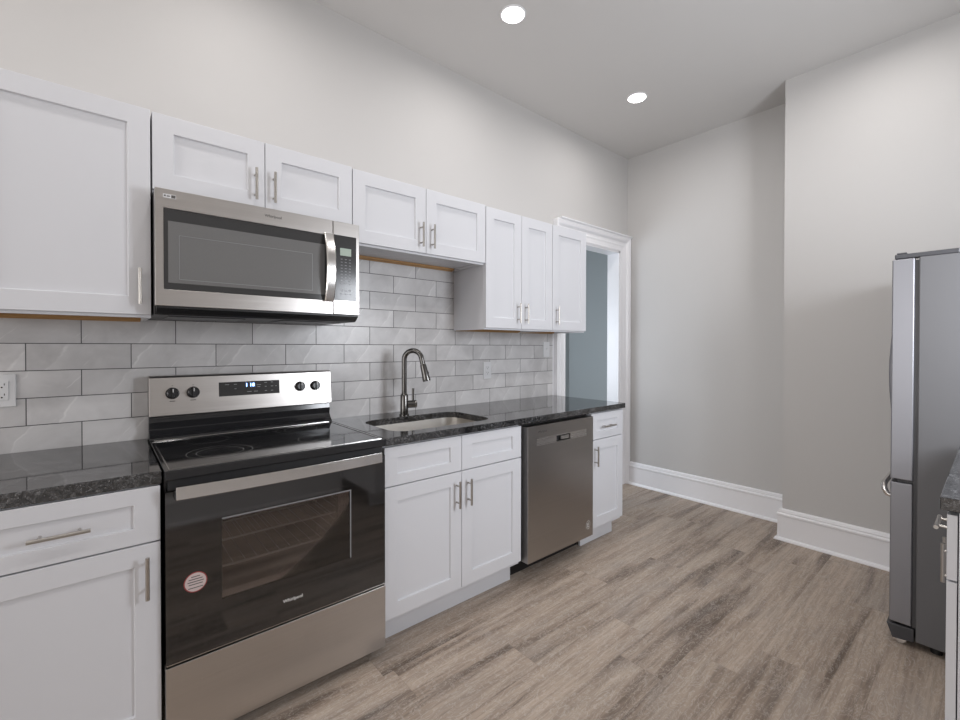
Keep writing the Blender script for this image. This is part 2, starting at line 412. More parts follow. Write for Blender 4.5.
# ------------------------------------------------------------ cabinet parts (dr = front direction: -1 faces -y, +1 faces +y)
def shaker(name, parent, x0, x1, z0, z1, yf, dr=-1, th=.019, st=.064, rail=None, rec=.009):
    """one door or drawer front: a frame with a recessed flat panel; yf = plane of its front face"""
    rail = rail or st
    bm = bmesh.new()
    yb = yf - dr * th; yp = yf - dr * rec
    o = [(x0, z0), (x1, z0), (x1, z1), (x0, z1)]
    i = [(x0 + st, z0 + rail), (x1 - st, z0 + rail), (x1 - st, z1 - rail), (x0 + st, z1 - rail)]
    c = .0012
    i2 = [(x0 + st + c, z0 + rail + c), (x1 - st - c, z0 + rail + c), (x1 - st - c, z1 - rail - c), (x0 + st + c, z1 - rail - c)]
    F = [bm.verts.new((x, yf, z)) for x, z in o]; I = [bm.verts.new((x, yf, z)) for x, z in i]
    P = [bm.verts.new((x, yp, z)) for x, z in i2]; K = [bm.verts.new((x, yb, z)) for x, z in o]
    for k in range(4):
        n = (k + 1) % 4
        bm.faces.new((F[k], F[n], I[n], I[k])); bm.faces.new((I[k], I[n], P[n], P[k])); bm.faces.new((K[k], K[n], F[n], F[k]))
    bm.faces.new(P); bm.faces.new(K)
    return obj(name, bm, CAB, parent, bevel=.0012)
def pull(parent, x, z, yf, vertical=True, L=.127, dr=-1):
    """bar pull with two posts"""
    bm = bmesh.new(); yo = yf + dr * .030; h = L / 2; s = .040 if L < .14 else .05
    d = Vector((0, 0, 1)) if vertical else Vector((1, 0, 0)); c = Vector((x, yo, z))
    tube(bm, [c - d * h, c + d * h], .0055, 14)
    for k in (-s, s):
        q = c + d * k; tube(bm, [q, Vector((q.x, yf + dr * .0005, q.z))], .0042, 10)
    return obj('handle', bm, NICKEL, parent, smooth=True)

YU = -.300; YUD = -.319      # carcass front and door front of the wall cabinets
def wall_cab(label, x0, x1, z0, z1, doors, wood=True, side_white=True):
    t = thing('wall_cabinet', label, 'cabinet', ((x0 + x1) / 2, 0, z0), 'white shaker wall cabinets')
    g = .0015
    # carcass: sides, top, back, recessed bottom panel, front rail
    B('body', t, CAB, (x0 + .0005, x0 + .016, YU, -.001, z0, z1), (x1 - .016, x1 - .0005, YU, -.001, z0, z1), (x0 + .016, x1 - .016, YU, -.001, z1 - .016, z1),
      (x0 + .016, x1 - .016, -.018, -.012, z0 + .02, z1 - .016), (x0 + .016, x1 - .016, YU + .001, -.014, z0 + .014, z0 + .026),
      (x0 + .016, x1 - .016, YU, YU + .019, z0, z0 + .03))
    if wood:
        B('hanging_rail', t, RAWWOOD, (x0 + .017, x1 - .017, -.012, -.001, z0 - .003, z0 + .05), (x0 + .017, x1 - .017, -.030, -.0125, z0 + .001, z0 + .0135))
    for (a, b, hx) in doors:
        d = shaker('door', t, a + g, b - g, z0 + .010, z1 - .003, YUD)
        pull(d, hx, z0 + .108, YUD)
    return t
wall_cab('white shaker wall cabinet at the far left with a single door, left of the microwave', -.4575, 0.0, 1.4024, 2.152, [(-.4575, 0.0, -.034)])
c2 = wall_cab('short white two-door wall cabinet directly above the microwave', .003, .7635, 1.858, 2.148, [(.003, .3815, .343), (.3815, .7635, .414)], wood=False)
c3 = wall_cab('short white two-door wall cabinet above the faucet, right of the microwave', .765, 1.599, 1.7855, 2.143, [(.765, 1.178, 1.143), (1.178, 1.599, 1.214)])
c4 = wall_cab('tall white two-door wall cabinet hanging beside the narrow end one', 1.601, 2.205, 1.4024, 2.138, [(1.601, 1.905, 1.868), (1.905, 2.205, 1.938)])
c5 = wall_cab('narrow tall single-door white wall cabinet nearest the doorway', 2.206, 2.586, 1.4024, 2.138, [(2.206, 2.586, 2.243)])
for c_, z_ in ((c2, -.066),):
    for d in c_.children:
        for h_ in d.children: h_.location.z += z_ + .063 - .040 + .036
for d in c3.children:
    for h_ in d.children: h_.location.z -= .008

YB = -.611; YBD = -.630      # base cabinets
def base_cab(label, x0, x1, y_wall=-.001, yf=YBD, dr=-1, kick=True, kick_x=None, top=.879):
    t = thing('base_cabinet', label, 'cabinet', ((x0 + x1) / 2, (y_wall + yf) / 2, 0), 'white shaker base cabinets')
    yb = yf - dr * .0215
    lo, hi = sorted((y_wall, yb))
    B('body', t, CAB, (x0 + .0005, x0 + .016, lo, hi, .115, top), (x1 - .016, x1 - .0005, lo, hi, .115, top), (x0 + .016, x1 - .016, lo, hi, .115, .131),
      (x0 + .016, x1 - .016, yb - (-dr) * .0 + (.0 if dr < 0 else -.019), yb + (.019 if dr < 0 else 0), top - .03, top),
      (x0 + .016, x1 - .016, yb + (.0 if dr < 0 else -.019), yb + (.019 if dr < 0 else 0), .69, .71),
      (x0 + .016, x1 - .016, y_wall + (-.012 if dr < 0 else .004), y_wall + (-.004 if dr < 0 else .012), .131, top))
    ky = yf - dr * .085
    kx0, kx1 = kick_x or (x0 + .001, x1 - .001)
    B('toe_kick', t, CAB, (kx0, kx1, ky, ky - dr * .014, 0.001, .1145))
    return t
t = base_cab('white base cabinet with one drawer at the far left, left of the range', -.4575, -.001, top=.8735)
d = shaker('drawer', t, -.456, -.0025, .703, .870, YBD, rail=.048); pull(d, -.2265, .784, YBD, False)
d = shaker('door', t, -.456, -.0025, .120, .698, YBD); pull(d, -.037, .603, YBD)

t = base_cab('white two-door base cabinet under the sink, between range and dishwasher', .762, 1.585)
d = shaker('false_drawer_front', t, .7635, 1.1745, .703, .870, YBD, rail=.048)
d = shaker('false_drawer_front', t, 1.1775, 1.5835, .703, .870, YBD, rail=.048)
d = shaker('door', t, .7635, 1.1745, .136, .698, YBD); pull(d, 1.144, .597, YBD)
d = shaker('door', t, 1.1775, 1.5835, .136, .698, YBD); pull(d, 1.214, .597, YBD)

t = base_cab('narrow white base cabinet with one drawer at the run end by the doorway', 2.219, 2.581)
d = shaker('drawer', t, 2.2205, 2.5795, .703, .870, YBD, rail=.048); pull(d, 2.390, .782, YBD, False)
d = shaker('door', t, 2.2205, 2.5795, .136, .698, YBD); pull(d, 2.254, .600, YBD)

# right-hand run, facing the sink wall
t = base_cab('white base cabinet at the right edge, in front of the refrigerator', 1.5085, 2.432, y_wall=YR + .001, yf=-2.222, dr=1)
xm = 1.977
for a, b, hx in ((1.510, xm - .0015, 1.56), (xm + .0015, 2.4305, 2.39)):
    d = shaker('drawer', t, a, b, .703, .870, -2.222, dr=1, rail=.048); pull(d, (a + b) / 2, .782, -2.222, False, dr=1)
    d = shaker('door', t, a, b, .120, .698, -2.222, dr=1); pull(d, xm + (-.035 if a < xm else .035), .597, -2.222, dr=1)

# ------------------------------------------------------------ countertops
def slab(name, label, x0, x1, y0, y1, hole=None, z0=.8805):
    bm = bmesh.new(); z1 = .914
    outer = [bm.verts.new((x, y, z1)) for x, y in ((x0, y0), (x1, y0), (x1, y1), (x0, y1))]
    es = [bm.edges.new((outer[k], outer[(k+1) % 4])) for k in range(4)]
    if hole:
        hv = [bm.verts.new((x, y, z1)) for x, y in hole]; n = len(hv)
        es += [bm.edges.new((hv[k], hv[(k+1) % n])) for k in range(n)]
    bmesh.ops.triangle_fill(bm, use_beauty=True, edges=es)
    r = bmesh.ops.extrude_face_region(bm, geom=bm.faces[:])
    bmesh.ops.translate(bm, verts=[v for v in r['geom'] if isinstance(v, bmesh.types.BMVert)], vec=(0, 0, z0 - z1))
    o = obj(name, bm, GRANITE, bevel=.0022, origin=((x0 + x1) / 2, (y0 + y1) / 2, z0))
    return tag(o, label, 'countertop', 'black granite countertops')
def rrect(x0, x1, y0, y1, r, n=7):
    out = []
    for cx, cy, a0 in ((x1 - r, y1 - r, 0), (x0 + r, y1 - r, 90), (x0 + r, y0 + r, 180), (x1 - r, y0 + r, 270)):
        for k in range(n + 1):
            a = math.radians(a0 + 90 * k / n); out.append((cx + r * math.cos(a), cy + r * math.sin(a)))
    return out
slab('countertop', 'black speckled granite countertop at the far left, left of the range', -.4575, .002, -.628, -.0005, z0=.875)
SK = (.862, 1.452, -.560, -.185)
slab('countertop', 'long black granite countertop with the undermount sink cut into it', .760, 2.588, -.645, -.0005, rrect(*SK, .085))
slab('countertop', 'black granite countertop at the right edge beside the refrigerator', 1.502, 2.470, YR + .0005, -2.209)

# sink: double shell
def sink():
    t = thing('kitchen_sink', 'stainless steel undermount sink bowl set in the long granite countertop', 'sink', ((SK[0]+SK[1])/2, (SK[2]+SK[3])/2, .68))
    bm = bmesh.new()
    levels = [(-.004, .880, .088), (-.004, .86, .088), (-.001, .75, .085), (.008, .70, .08), (.03, .684, .06), (.10, .680, .05)]
    rings = []
    for ins, z, r in levels:
        rings.append([bm.verts.new((x, y, z)) for x, y in rrect(SK[0]+ins, SK[1]-ins, SK[2]+ins, SK[3]-ins, r)])
    n = len(rings[0])
    for a, b in zip(rings, rings[1:]):
        for k in range(n): bm.faces.new((a[k], a[(k+1) % n], b[(k+1) % n], b[k]))
    bm.faces.new(rings[-1])
    # flange under the stone
    fl = [bm.verts.new((x, y, .880)) for x, y in rrect(SK[0]-.020, SK[1]+.020, SK[2]-.014, SK[3]+.018, .1)]
    for k in range(n): bm.faces.new((rings[0][k], fl[k], fl[(k+1) % n], rings[0][(k+1) % n]))
    o = obj('bowl', bm, SINKST, t, smooth=True)
    cx, cy = (SK[0]+SK[1])/2, (SK[2]+SK[3])/2
    T('drain', t, NICKEL, [(cx, cy, .6795), (cx, cy, .684)], .045, 24)
sink()

# ------------------------------------------------------------ faucet
def faucet():
    bx_, by_ = 1.146, -.146
    t = thing('faucet', 'brushed nickel gooseneck pull-down faucet behind the sink', 'faucet', (bx_, by_, .914))
    T('base', t, FAUCET, [(bx_, by_, .9145), (bx_, by_, .922), (bx_, by_, .924), (bx_, by_, 1.025), (bx_, by_, 1.035)], [.027, .027, .0225, .0215, .017], 20)
    a = math.radians(-48); dx, dy = math.cos(a), math.sin(a); R = .050
    pts = [(bx_, by_, 1.030), (bx_, by_, 1.10), (bx_, by_, 1.16), (bx_, by_, 1.226)]
    for k in range(1, 13):
        th = PI - k * (PI * .965) / 12
        pts.append((bx_ + dx * (R + R * math.cos(th)), by_ + dy * (R + R * math.cos(th)), 1.226 + R * math.sin(th)))
    d = (Vector(pts[-1]) - Vector(pts[-2])).normalized(); pts.append(tuple(Vector(pts[-1]) + d * .030))
    T('spout', t, FAUCET, pts, .0142, 16)
    e = Vector(pts[-1]); d = (e - Vector(pts[-2])).normalized()
    T('spray_head', t, FAUCET, [e + d * .001, e + d * .012, e + d * .06, e + d * .088, e + d * .098], [.0152, .0175, .0195, .0225, .0215], 18)
    b1 = e + d * .05 + Vector((dx, dy, 0)) * .0185
    T('spray_button', t, DARKPL, [b1, b1 + Vector((dx, dy, 0)) * .004], .006, 12)
    # lever hub on the right side with an upright blade
    hub0 = Vector((bx_ + .016, by_ - .004, .975)); hub1 = Vector((bx_ + .066, by_ - .020, .975))
    T('valve_hub', t, FAUCET, [hub0, hub1], .021, 18)
    T('lever', t, FAUCET, [hub1 + Vector((-.018, .004, .012)), hub1 + Vector((-.019, .004, .05)), hub1 + Vector((-.018, .004, .088))], [.008, .0065, .007], 12)
faucet()

# ------------------------------------------------------------ range
def stove():
    X0, X1 = .006, .757; YF = -.650
    t = thing('range', 'stainless steel electric range with black glass cooktop and oven door', 'stove', ((X0+X1)/2, -.33, 0))
    B('body', t, BLKENAMEL, (X0 + .002, X0 + .014, -.612, -.03, .045, .892), (X1 - .014, X1 - .002, -.612, -.03, .045, .892),
      (X0 + .014, X1 - .014, -.045, -.03, .045, .892), (X0 + .014, X1 - .014, -.612, -.045, .045, .06),
      (X0 + .014, X1 - .014, -.612, -.59, .800, .892))
    for (x, y) in ((X0 + .05, -.55), (X1 - .05, -.55), (X0 + .05, -.08), (X1 - .05, -.08)):
        T('foot', t, TOEBLK, [(x, y, .001), (x, y, .046)], .018, 12)
    # oven cavity seen through the window
    B('oven_cavity', t, CAVITY, (.10, .11, -.600, -.12, .36, .79), (.655, .665, -.600, -.12, .36, .79), (.11, .655, -.13, -.12, .36, .79),
      (.11, .655, -.600, -.13, .36, .37), (.11, .655, -.600, -.13, .78, .79))
    for z in (.546, .636):
        bm = bmesh.new()
        for y in (-.585, -.15): tube(bm, [(.112, y, z), (.653, y, z)], .004, 8)
        for k in range(14): x = .13 + k * .0385; tube(bm, [(x, -.585, z), (x, -.15, z)], .0011, 6)
        obj('oven_rack', bm, RACK, t, smooth=True)
    # cooktop
    ct = B('cooktop', t, BLKGLASS, (X0, X1, -.648, -.050, .896, .915), bevel=.003)
    B('front_rail', t, BLKENAMEL, (X0, X1, -.662, -.648, .886, .9165), bevel=.004)
    B('vent_strip', t, GAP, (X0 + .01, X1 - .01, -.640, -.613, .850, .8955))
    bm = bmesh.new()
    for r0, r1 in (((X0 + .012, X0 + .0155), 0), ((X1 - .0155, X1 - .012), 0)): bx(bm, *r0, -.635, -.085, .915, .9166)
    bx(bm, X0 + .012, X1 - .012, -.638, -.635, .915, .9166); bx(bm, X0 + .012, X1 - .012, -.088, -.085, .915, .9166)
    obj('steel_edge', bm, STEELH, ct)
    def ring(cx, cy, r):
        bm = bmesh.new(); n = 56; w_ = .0012
        a = [bm.verts.new((cx + (r - w_) * math.cos(2*PI*k/n), cy + (r - w_) * math.sin(2*PI*k/n), .9154)) for k in range(n)]
        b = [bm.verts.new((cx + (r + w_) * math.cos(2*PI*k/n), cy + (r + w_) * math.sin(2*PI*k/n), .9154)) for k in range(n)]
        for k in range(n): bm.faces.new((a[k], a[(k+1) % n], b[(k+1) % n], b[k]))
        obj('burner_ring', bm, RINGM, ct)
    for q in ((.19, -.46, .105), (.19, -.46, .075), (.56, -.46, .09), (.19, -.20, .075), (.56, -.21, .105), (.56, -.21, .07), (.375, -.14, .05)): ring(*q)
    # backguard: black riser and tilted steel control panel
    bm = bmesh.new()
    def ext(prof):
        r0 = [bm.verts.new((X0, y, z)) for y, z in prof]; r1 = [bm.verts.new((X1, y, z)) for y, z in prof]; n = len(prof)
        for k in range(n): bm.faces.new((r0[k], r0[(k+1) % n], r1[(k+1) % n], r1[k]))
        bm.faces.new(r0[::-1]); bm.faces.new(r1)
    ext([(-.004, .90), (-.004, 1.010), (-.056, 1.010), (-.060, .985), (-.054, .955), (-.070, .935), (-.085, .924), (-.088, .9155), (-.05, .9155), (-.05, .90)])
    obj('riser', bm, BLKENAMEL, t, bevel=.002, smooth=False)
    bm = bmesh.new(); ext([(-.004, 1.010), (-.004, 1.165), (-.020, 1.176), (-.060, 1.176), (-.068, 1.168), (-.082, 1.012), (-.078, 1.010)])
    cp = obj('control_panel', bm, STEEL, t, bevel=.002)
    # face frame of the tilted panel
    p0 = Vector((0, -.082, 1.012)); p1 = Vector((0, -.068, 1.168)); u = (p1 - p0).normalized(); nrm = Vector((0, -u.z, u.y))
    def fp(x, z, out=0.0): s_ = (z - p0.z) / u.z; q = p0 + u * s_ + nrm * out; return Vector((x, q.y, q.z))
    def plate(name, x0, x1, z0, z1, out0, out1, mat, par, **k):
        bm = bmesh.new(); v = [bm.verts.new(fp(x, z, o)) for o in (out0, out1) for x, z in ((x0, z0), (x1, z0), (x1, z1), (x0, z1))]
        for f in ((0,3,2,1),(4,5,6,7),(0,1,5,4),(1,2,6,5),(2,3,7,6),(3,0,4,7)): bm.faces.new([v[i] for i in f])
        return obj(name, bm, mat, par, **k)
    dsp = plate('display', .253, .505, 1.077, 1.139, -.001, .0015, MWDARK, cp)
    rx = math.atan2(u.z, u.y)
    text('clock', '1 18', .022, BLUELED, dsp, fp(.378, 1.122, .0018), (rx, 0, 0), .0002, .0006)
    for (x, z, w_) in ((.285, 1.128, .016), (.318, 1.128, .012), (.318, 1.108, .008), (.415, 1.121, .018), (.415, 1.112, .012), (.375, 1.092, .018), (.402, 1.092, .016), (.445, 1.112, .008), (.472, 1.112, .010), (.445, 1.092, .010), (.472, 1.092, .010), (.445, 1.130, .012), (.472, 1.131, .010), (.49, 1.112, .006)):
        plate('touch_mark', x - w_/2, x + w_/2, z - .0013, z + .0013, .0015, .0018, PRINT_REFL, dsp)
    for x in (.084, .157, .602, .676):
        z = 1.103
        bm = bmesh.new(); tube(bm, [fp(x, z, .0005), fp(x, z, .004), fp(x, z, .005), fp(x, z, .020), fp(x, z, .022)], [.024, .024, .0215, .0195, .017], 28)
        k = obj('knob', bm, KNOBM, cp, smooth=True)
        bm = bmesh.new(); a = fp(x, z, .021); 
        for sx in (-.0045,):
            v0 = [fp(x - .0045, z - .019, .019), fp(x + .0045, z - .019, .019), fp(x + .0045, z + .019, .019), fp(x - .0045, z + .019, .019)]
            v1 = [q + nrm * .010 for q in v0]; vs = [bm.verts.new(q) for q in v0 + v1]
            for f in ((0,3,2,1),(4,5,6,7),(0,1,5,4),(1,2,6,5),(2,3,7,6),(3,0,4,7)): bm.faces.new([vs[i] for i in f])
        gr = obj('grip', bm, KNOBM, k, bevel=.001)
        plate('pointer', x - .0012, x + .0012, z + .004, z + .018, .0288, .0296, MARK, k)
        plate('burner_mark', x - .010, x + .010, z - .034, z - .031, .0004, .0007, DARKMARK, cp)
        plate('burner_mark', x - .002, x + .002, z + .030, z + .0325, .0004, .0007, DARKMARK, cp)
    # oven door: black glass frame around a tinted window
    yd0, yd1 = YF, -.614
    wx0, wx1, wz0, wz1 = .160, .604, .466, .733
    dr = RB('oven_door', t, OVENGLASS, X0 + .002, X1 - .002, .312, .848, wx0, wx1, wz0, wz1, yd0, yd1)
    B('window', dr, OVWIN, (wx0, wx1, yd0 + .0005, yd0 + .0045, wz0, wz1))
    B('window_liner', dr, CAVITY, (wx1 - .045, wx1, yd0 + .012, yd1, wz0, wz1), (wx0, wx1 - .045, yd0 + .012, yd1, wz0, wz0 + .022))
    B('painted_reflection', dr, PRINT_REFL, (wx0, wx1 + .003, yd0 - .0004, yd0 + .0002, wz1 - .003, wz1 + .002), (wx1 - .002, wx1 + .003, yd0 - .0004, yd0 + .0002, wz0, wz1 - .003))  # reflected light along the glass edge, painted as grey strips
    B('door_edge', dr, STEELH, (X0 + .003, X1 - .003, yd0 - .0006, yd0 + .004, .3105, .3125))
    # handle: broad flat bar, slightly bowed, on two end posts
    bm = bmesh.new(); n = 24; xa, xb = .032, .722; rows = []
    for k in range(n + 1):
        s_ = k / n; x = xa + (xb - xa) * s_; bow = .012 * (1 - (2 * s_ - 1) ** 2)
        y = -.690 - bow
        rows.append([bm.verts.new(p) for p in ((x, y + .012, .830), (x, y, .830), (x, y, .870), (x, y + .012, .870))])
    for a, b in zip(rows, rows[1:]):
        for k in range(4): bm.faces.new((a[k], a[(k+1) % 4], b[(k+1) % 4], b[k]))
    bm.faces.new(rows[0]); bm.faces.new(rows[-1][::-1])
    h = obj('handle', bm, STEELH, dr, bevel=.0015)
    B('handle_end', h, BLKENAMEL, (xa - .002, xa + .018, -.680, yd0 - .0005, .826, .8475), bevel=.002)
    B('handle_end', h, BLKENAMEL, (xb - .018, xb + .002, -.680, yd0 - .0005, .826, .8475), bevel=.002)
    text('logo', 'Whirlpool', .0165, MARK, dr, (.385, yd0 - .0006, .385), (PI/2, 0, 0), .0003, .0001)
    # round sticker
    def disc(cx, cz, rx_, rz_, y, mat, name, par):
        bm = bmesh.new(); n = 40
        f = [bm.verts.new((cx + rx_ * math.cos(2*PI*k/n), y, cz + rz_ * math.sin(2*PI*k/n))) for k in range(n)]
        b = [bm.verts.new((v.co.x, y + .0004, v.co.z)) for v in f]
        for k in range(n): bm.faces.new((f[k], f[(k+1) % n], b[(k+1) % n], b[k]))
        bm.faces.new(f); bm.faces.new(b[::-1]); return obj(name, bm, mat, par)
    st = disc(.086, .549, .032, .032, yd0 - .0005, STICKR, 'sticker', dr)
    disc(.086, .549, .029, .029, yd0 - .001, STICKW, 'sticker_face', st)
    B('sticker_text', st, DARKMARK, *[(.086 - w_, .086 + w_, yd0 - .0015, yd0 - .0008, z - .0013, z + .0013) for w_, z in ((.012, .567), (.019, .559), (.022, .551), (.019, .543), (.020, .532))])
    # storage drawer
    B('storage_drawer', t, STEEL, (X0 + .001, X1 - .001, -.652, -.615, .048, .304), bevel=.002)
stove()

# ------------------------------------------------------------ microwave
def microwave():
    X0, X1, Y = .005, .760, -.400; Z0, Z1 = 1.442, 1.8525
    t = thing('microwave', 'stainless steel over-the-range microwave mounted above the range', 'microwave', ((X0+X1)/2, -.2, 1.41))
    B('housing', t, TOEBLK, (X0, X1, -.360, -.003, 1.412, Z1), bevel=.002)
    bm = bmesh.new()      # dark vent lip below the door
    p = [(-.361, 1.412), (-.361, 1.441), (-.394, 1.441), (-.394, 1.434), (-.375, 1.418)]
    r0 = [bm.verts.new((X0 + .004, y, z)) for y, z in p]; r1 = [bm.verts.new((X1 - .004, y, z)) for y, z in p]
    for k in range(5): bm.faces.new((r0[k], r0[(k+1) % 5], r1[(k+1) % 5], r1[k]))
    bm.faces.new(r0[::-1]); bm.faces.new(r1); obj('vent_lip', bm, TOEBLK, t)
    for x in (.18, .58):
        B('grease_filter', t, DARKPL, (x - .13, x + .13, -.30, -.12, 1.4085, 1.4118), bevel=.001)
    XS = .637             # seam between door and control side
    wx0, wx1, wz0, wz1 = .029, .634, 1.500, 1.786
    d = RB('door', t, STEEL, X0, XS - .0012, Z0, Z1, wx0, wx1, wz0, wz1, Y, -.361, bevel=.0015)
    gl = B('door_glass', d, MWDARK, (wx0 + .0005, wx1 - .0005, Y + .0015, -.365, wz0 + .0005, wz1 - .0005), bevel=.0015)
    B('window', d, MWWIN, (.042, .600, Y + .0003, Y + .0012, 1.524, 1.742))
    B('window_frame', d, PRINT_REFL, (.074, .0762, Y - .0001, Y + .0002, 1.537, 1.695), (.546, .5485, Y - .0001, Y + .0002, 1.537, 1.695), (.0765, .546, Y - .0001, Y + .0002, 1.537, 1.539), (.0765, .546, Y - .0001, Y + .0002, 1.693, 1.695))
    cpn = B('control_side', t, STEEL, (XS + .0012, X1, Y, -.361, Z0, Z1), bevel=.002)
    kp = B('keypad', cpn, MWDARK, (XS + .0014, .745, Y - .0012, Y + .002, 1.504, 1.793), bevel=.001)
    B('display', kp, LCD, (.669, .720, Y - .0018, Y - .0012, 1.704, 1.737))
    rows_ = [(1.688 - j * .0135, .0045, .0011) for j in range(9)] + [(z, .0055, .0013) for z in (1.552, 1.546, 1.533)]
    for z, hw, hh in rows_:
        for i in range(3): B('key_mark', kp, PRINT_REFL, (.676 + .019 * i - hw, .676 + .019 * i + hw, Y - .0016, Y - .0012, z - hh, z + hh))
    # curved handle
    bm = bmesh.new(); n = 22; rows = []
    for k in range(n + 1):
        s_ = k / n; z = 1.494 + (1.790 - 1.494) * s_; bow = 1 - (2 * s_ - 1) ** 2
        y = Y - .012 - .030 * bow; cx = .6165
        rows.append([bm.verts.new(p) for p in ((cx - .021, y + .010, z), (cx - .021, y + .002, z), (cx - .017, y - .002, z), (cx + .0155, y - .002, z), (cx + .0195, y + .002, z), (cx + .0195, y + .010, z))])
    for a, b in zip(rows, rows[1:]):
        for k in range(6): bm.faces.new((a[k], a[(k+1) % 6], b[(k+1) % 6], b[k]))
    bm.faces.new(rows[0]); bm.faces.new(rows[-1][::-1])
    h = obj('handle', bm, STEELH, d, smooth=True)
    for z in (1.495, 1.772): B('handle_foot', h, STEELH, (.602, .626, Y - .004, Y + .001, z, z + .017))
    text('logo', 'Whirlpool', .0155, DARKMARK, d, (.391, Y - .0004, 1.8215), (PI/2, 0, 0), .0003, .0001)
    b_ = B('badge', d, WHITEPL, (.028, .066, Y - .0008, Y - .0001, 1.821, 1.835))
    B('badge_print', b_, DARKMARK, (.031, .036, Y - .0012, Y - .0007, 1.826, 1.831), (.039, .048, Y - .0012, Y - .0007, 1.826, 1.830), (.052, .064, Y - .0012, Y - .0007, 1.823, 1.833))
microwave()

# ------------------------------------------------------------ dishwasher
def dishwasher():
    X0, X1, Y = 1.612, 2.203, -.655
    t = thing('dishwasher', 'stainless steel dishwasher with pocket handle, between the sink cabinet and end cabinet', 'dishwasher', ((X0+X1)/2, -.33, 0))
    B('tub', t, GAP, (1.588, 2.2165, -.590, -.01, .105, .872))
    B('kick_plate', t, TOEBLK, (1.588, 2.2165, -.515, -.500, .001, .0995))
    px0, px1, pz0, pz1 = 1.850, 1.975, .752, .786
    d = RB('door', t, DWSTEEL, X0, X1, .115, .862, px0, px1, pz0, pz1, Y, -.5905, bevel=.002)
    B('pocket_handle', d, GAP, (px0 + .001, px1 - .001, Y + .022, -.60, pz0 + .001, pz1 - .001))
    B('pocket_lip', d, DWPOCKET, (px0 + .045, px1 - .006, Y + .004, Y + .012, pz0 + .006, pz1 - .006), bevel=.001)
    B('pocket_band', d, DWPOCKET, (1.681, px0 - .002, Y - .0006, Y - .0001, .750, .793), (px1 + .002, 2.133, Y - .0006, Y - .0001, .750, .793), (px0 - .002, px1 + .002, Y - .0006, Y - .0001, pz1 + .0005, .793))
    text('logo', 'Whirlpool', .017, DARKMARK, d, (1.727, Y - .0004, .826), (PI/2, 0, 0), .0003)
    bm = bmesh.new(); n = 28; cx, cz = 2.152, .192
    ri = [bm.verts.new((cx + .0185 * math.cos(2*PI*k/n), Y - .0008, cz + .024 * math.sin(2*PI*k/n))) for k in range(n)]
    ro = [bm.verts.new((cx + .0205 * math.cos(2*PI*k/n), Y - .0008, cz + .0265 * math.sin(2*PI*k/n))) for k in range(n)]
    for k in range(n): bm.faces.new((ri[k], ri[(k+1) % n], ro[(k+1) % n], ro[k]))
    bx(bm, cx - .008, cx - .005, Y - .001, Y - .0004, cz - .012, cz + .012); bx(bm, cx + .002, cx + .005, Y - .001, Y - .0004, cz - .004, cz + .014); bx(bm, cx - .008, cx + .010, Y - .001, Y - .0004, cz - .014, cz - .011)
    obj('round_emblem', bm, MARK, d)
dishwasher()

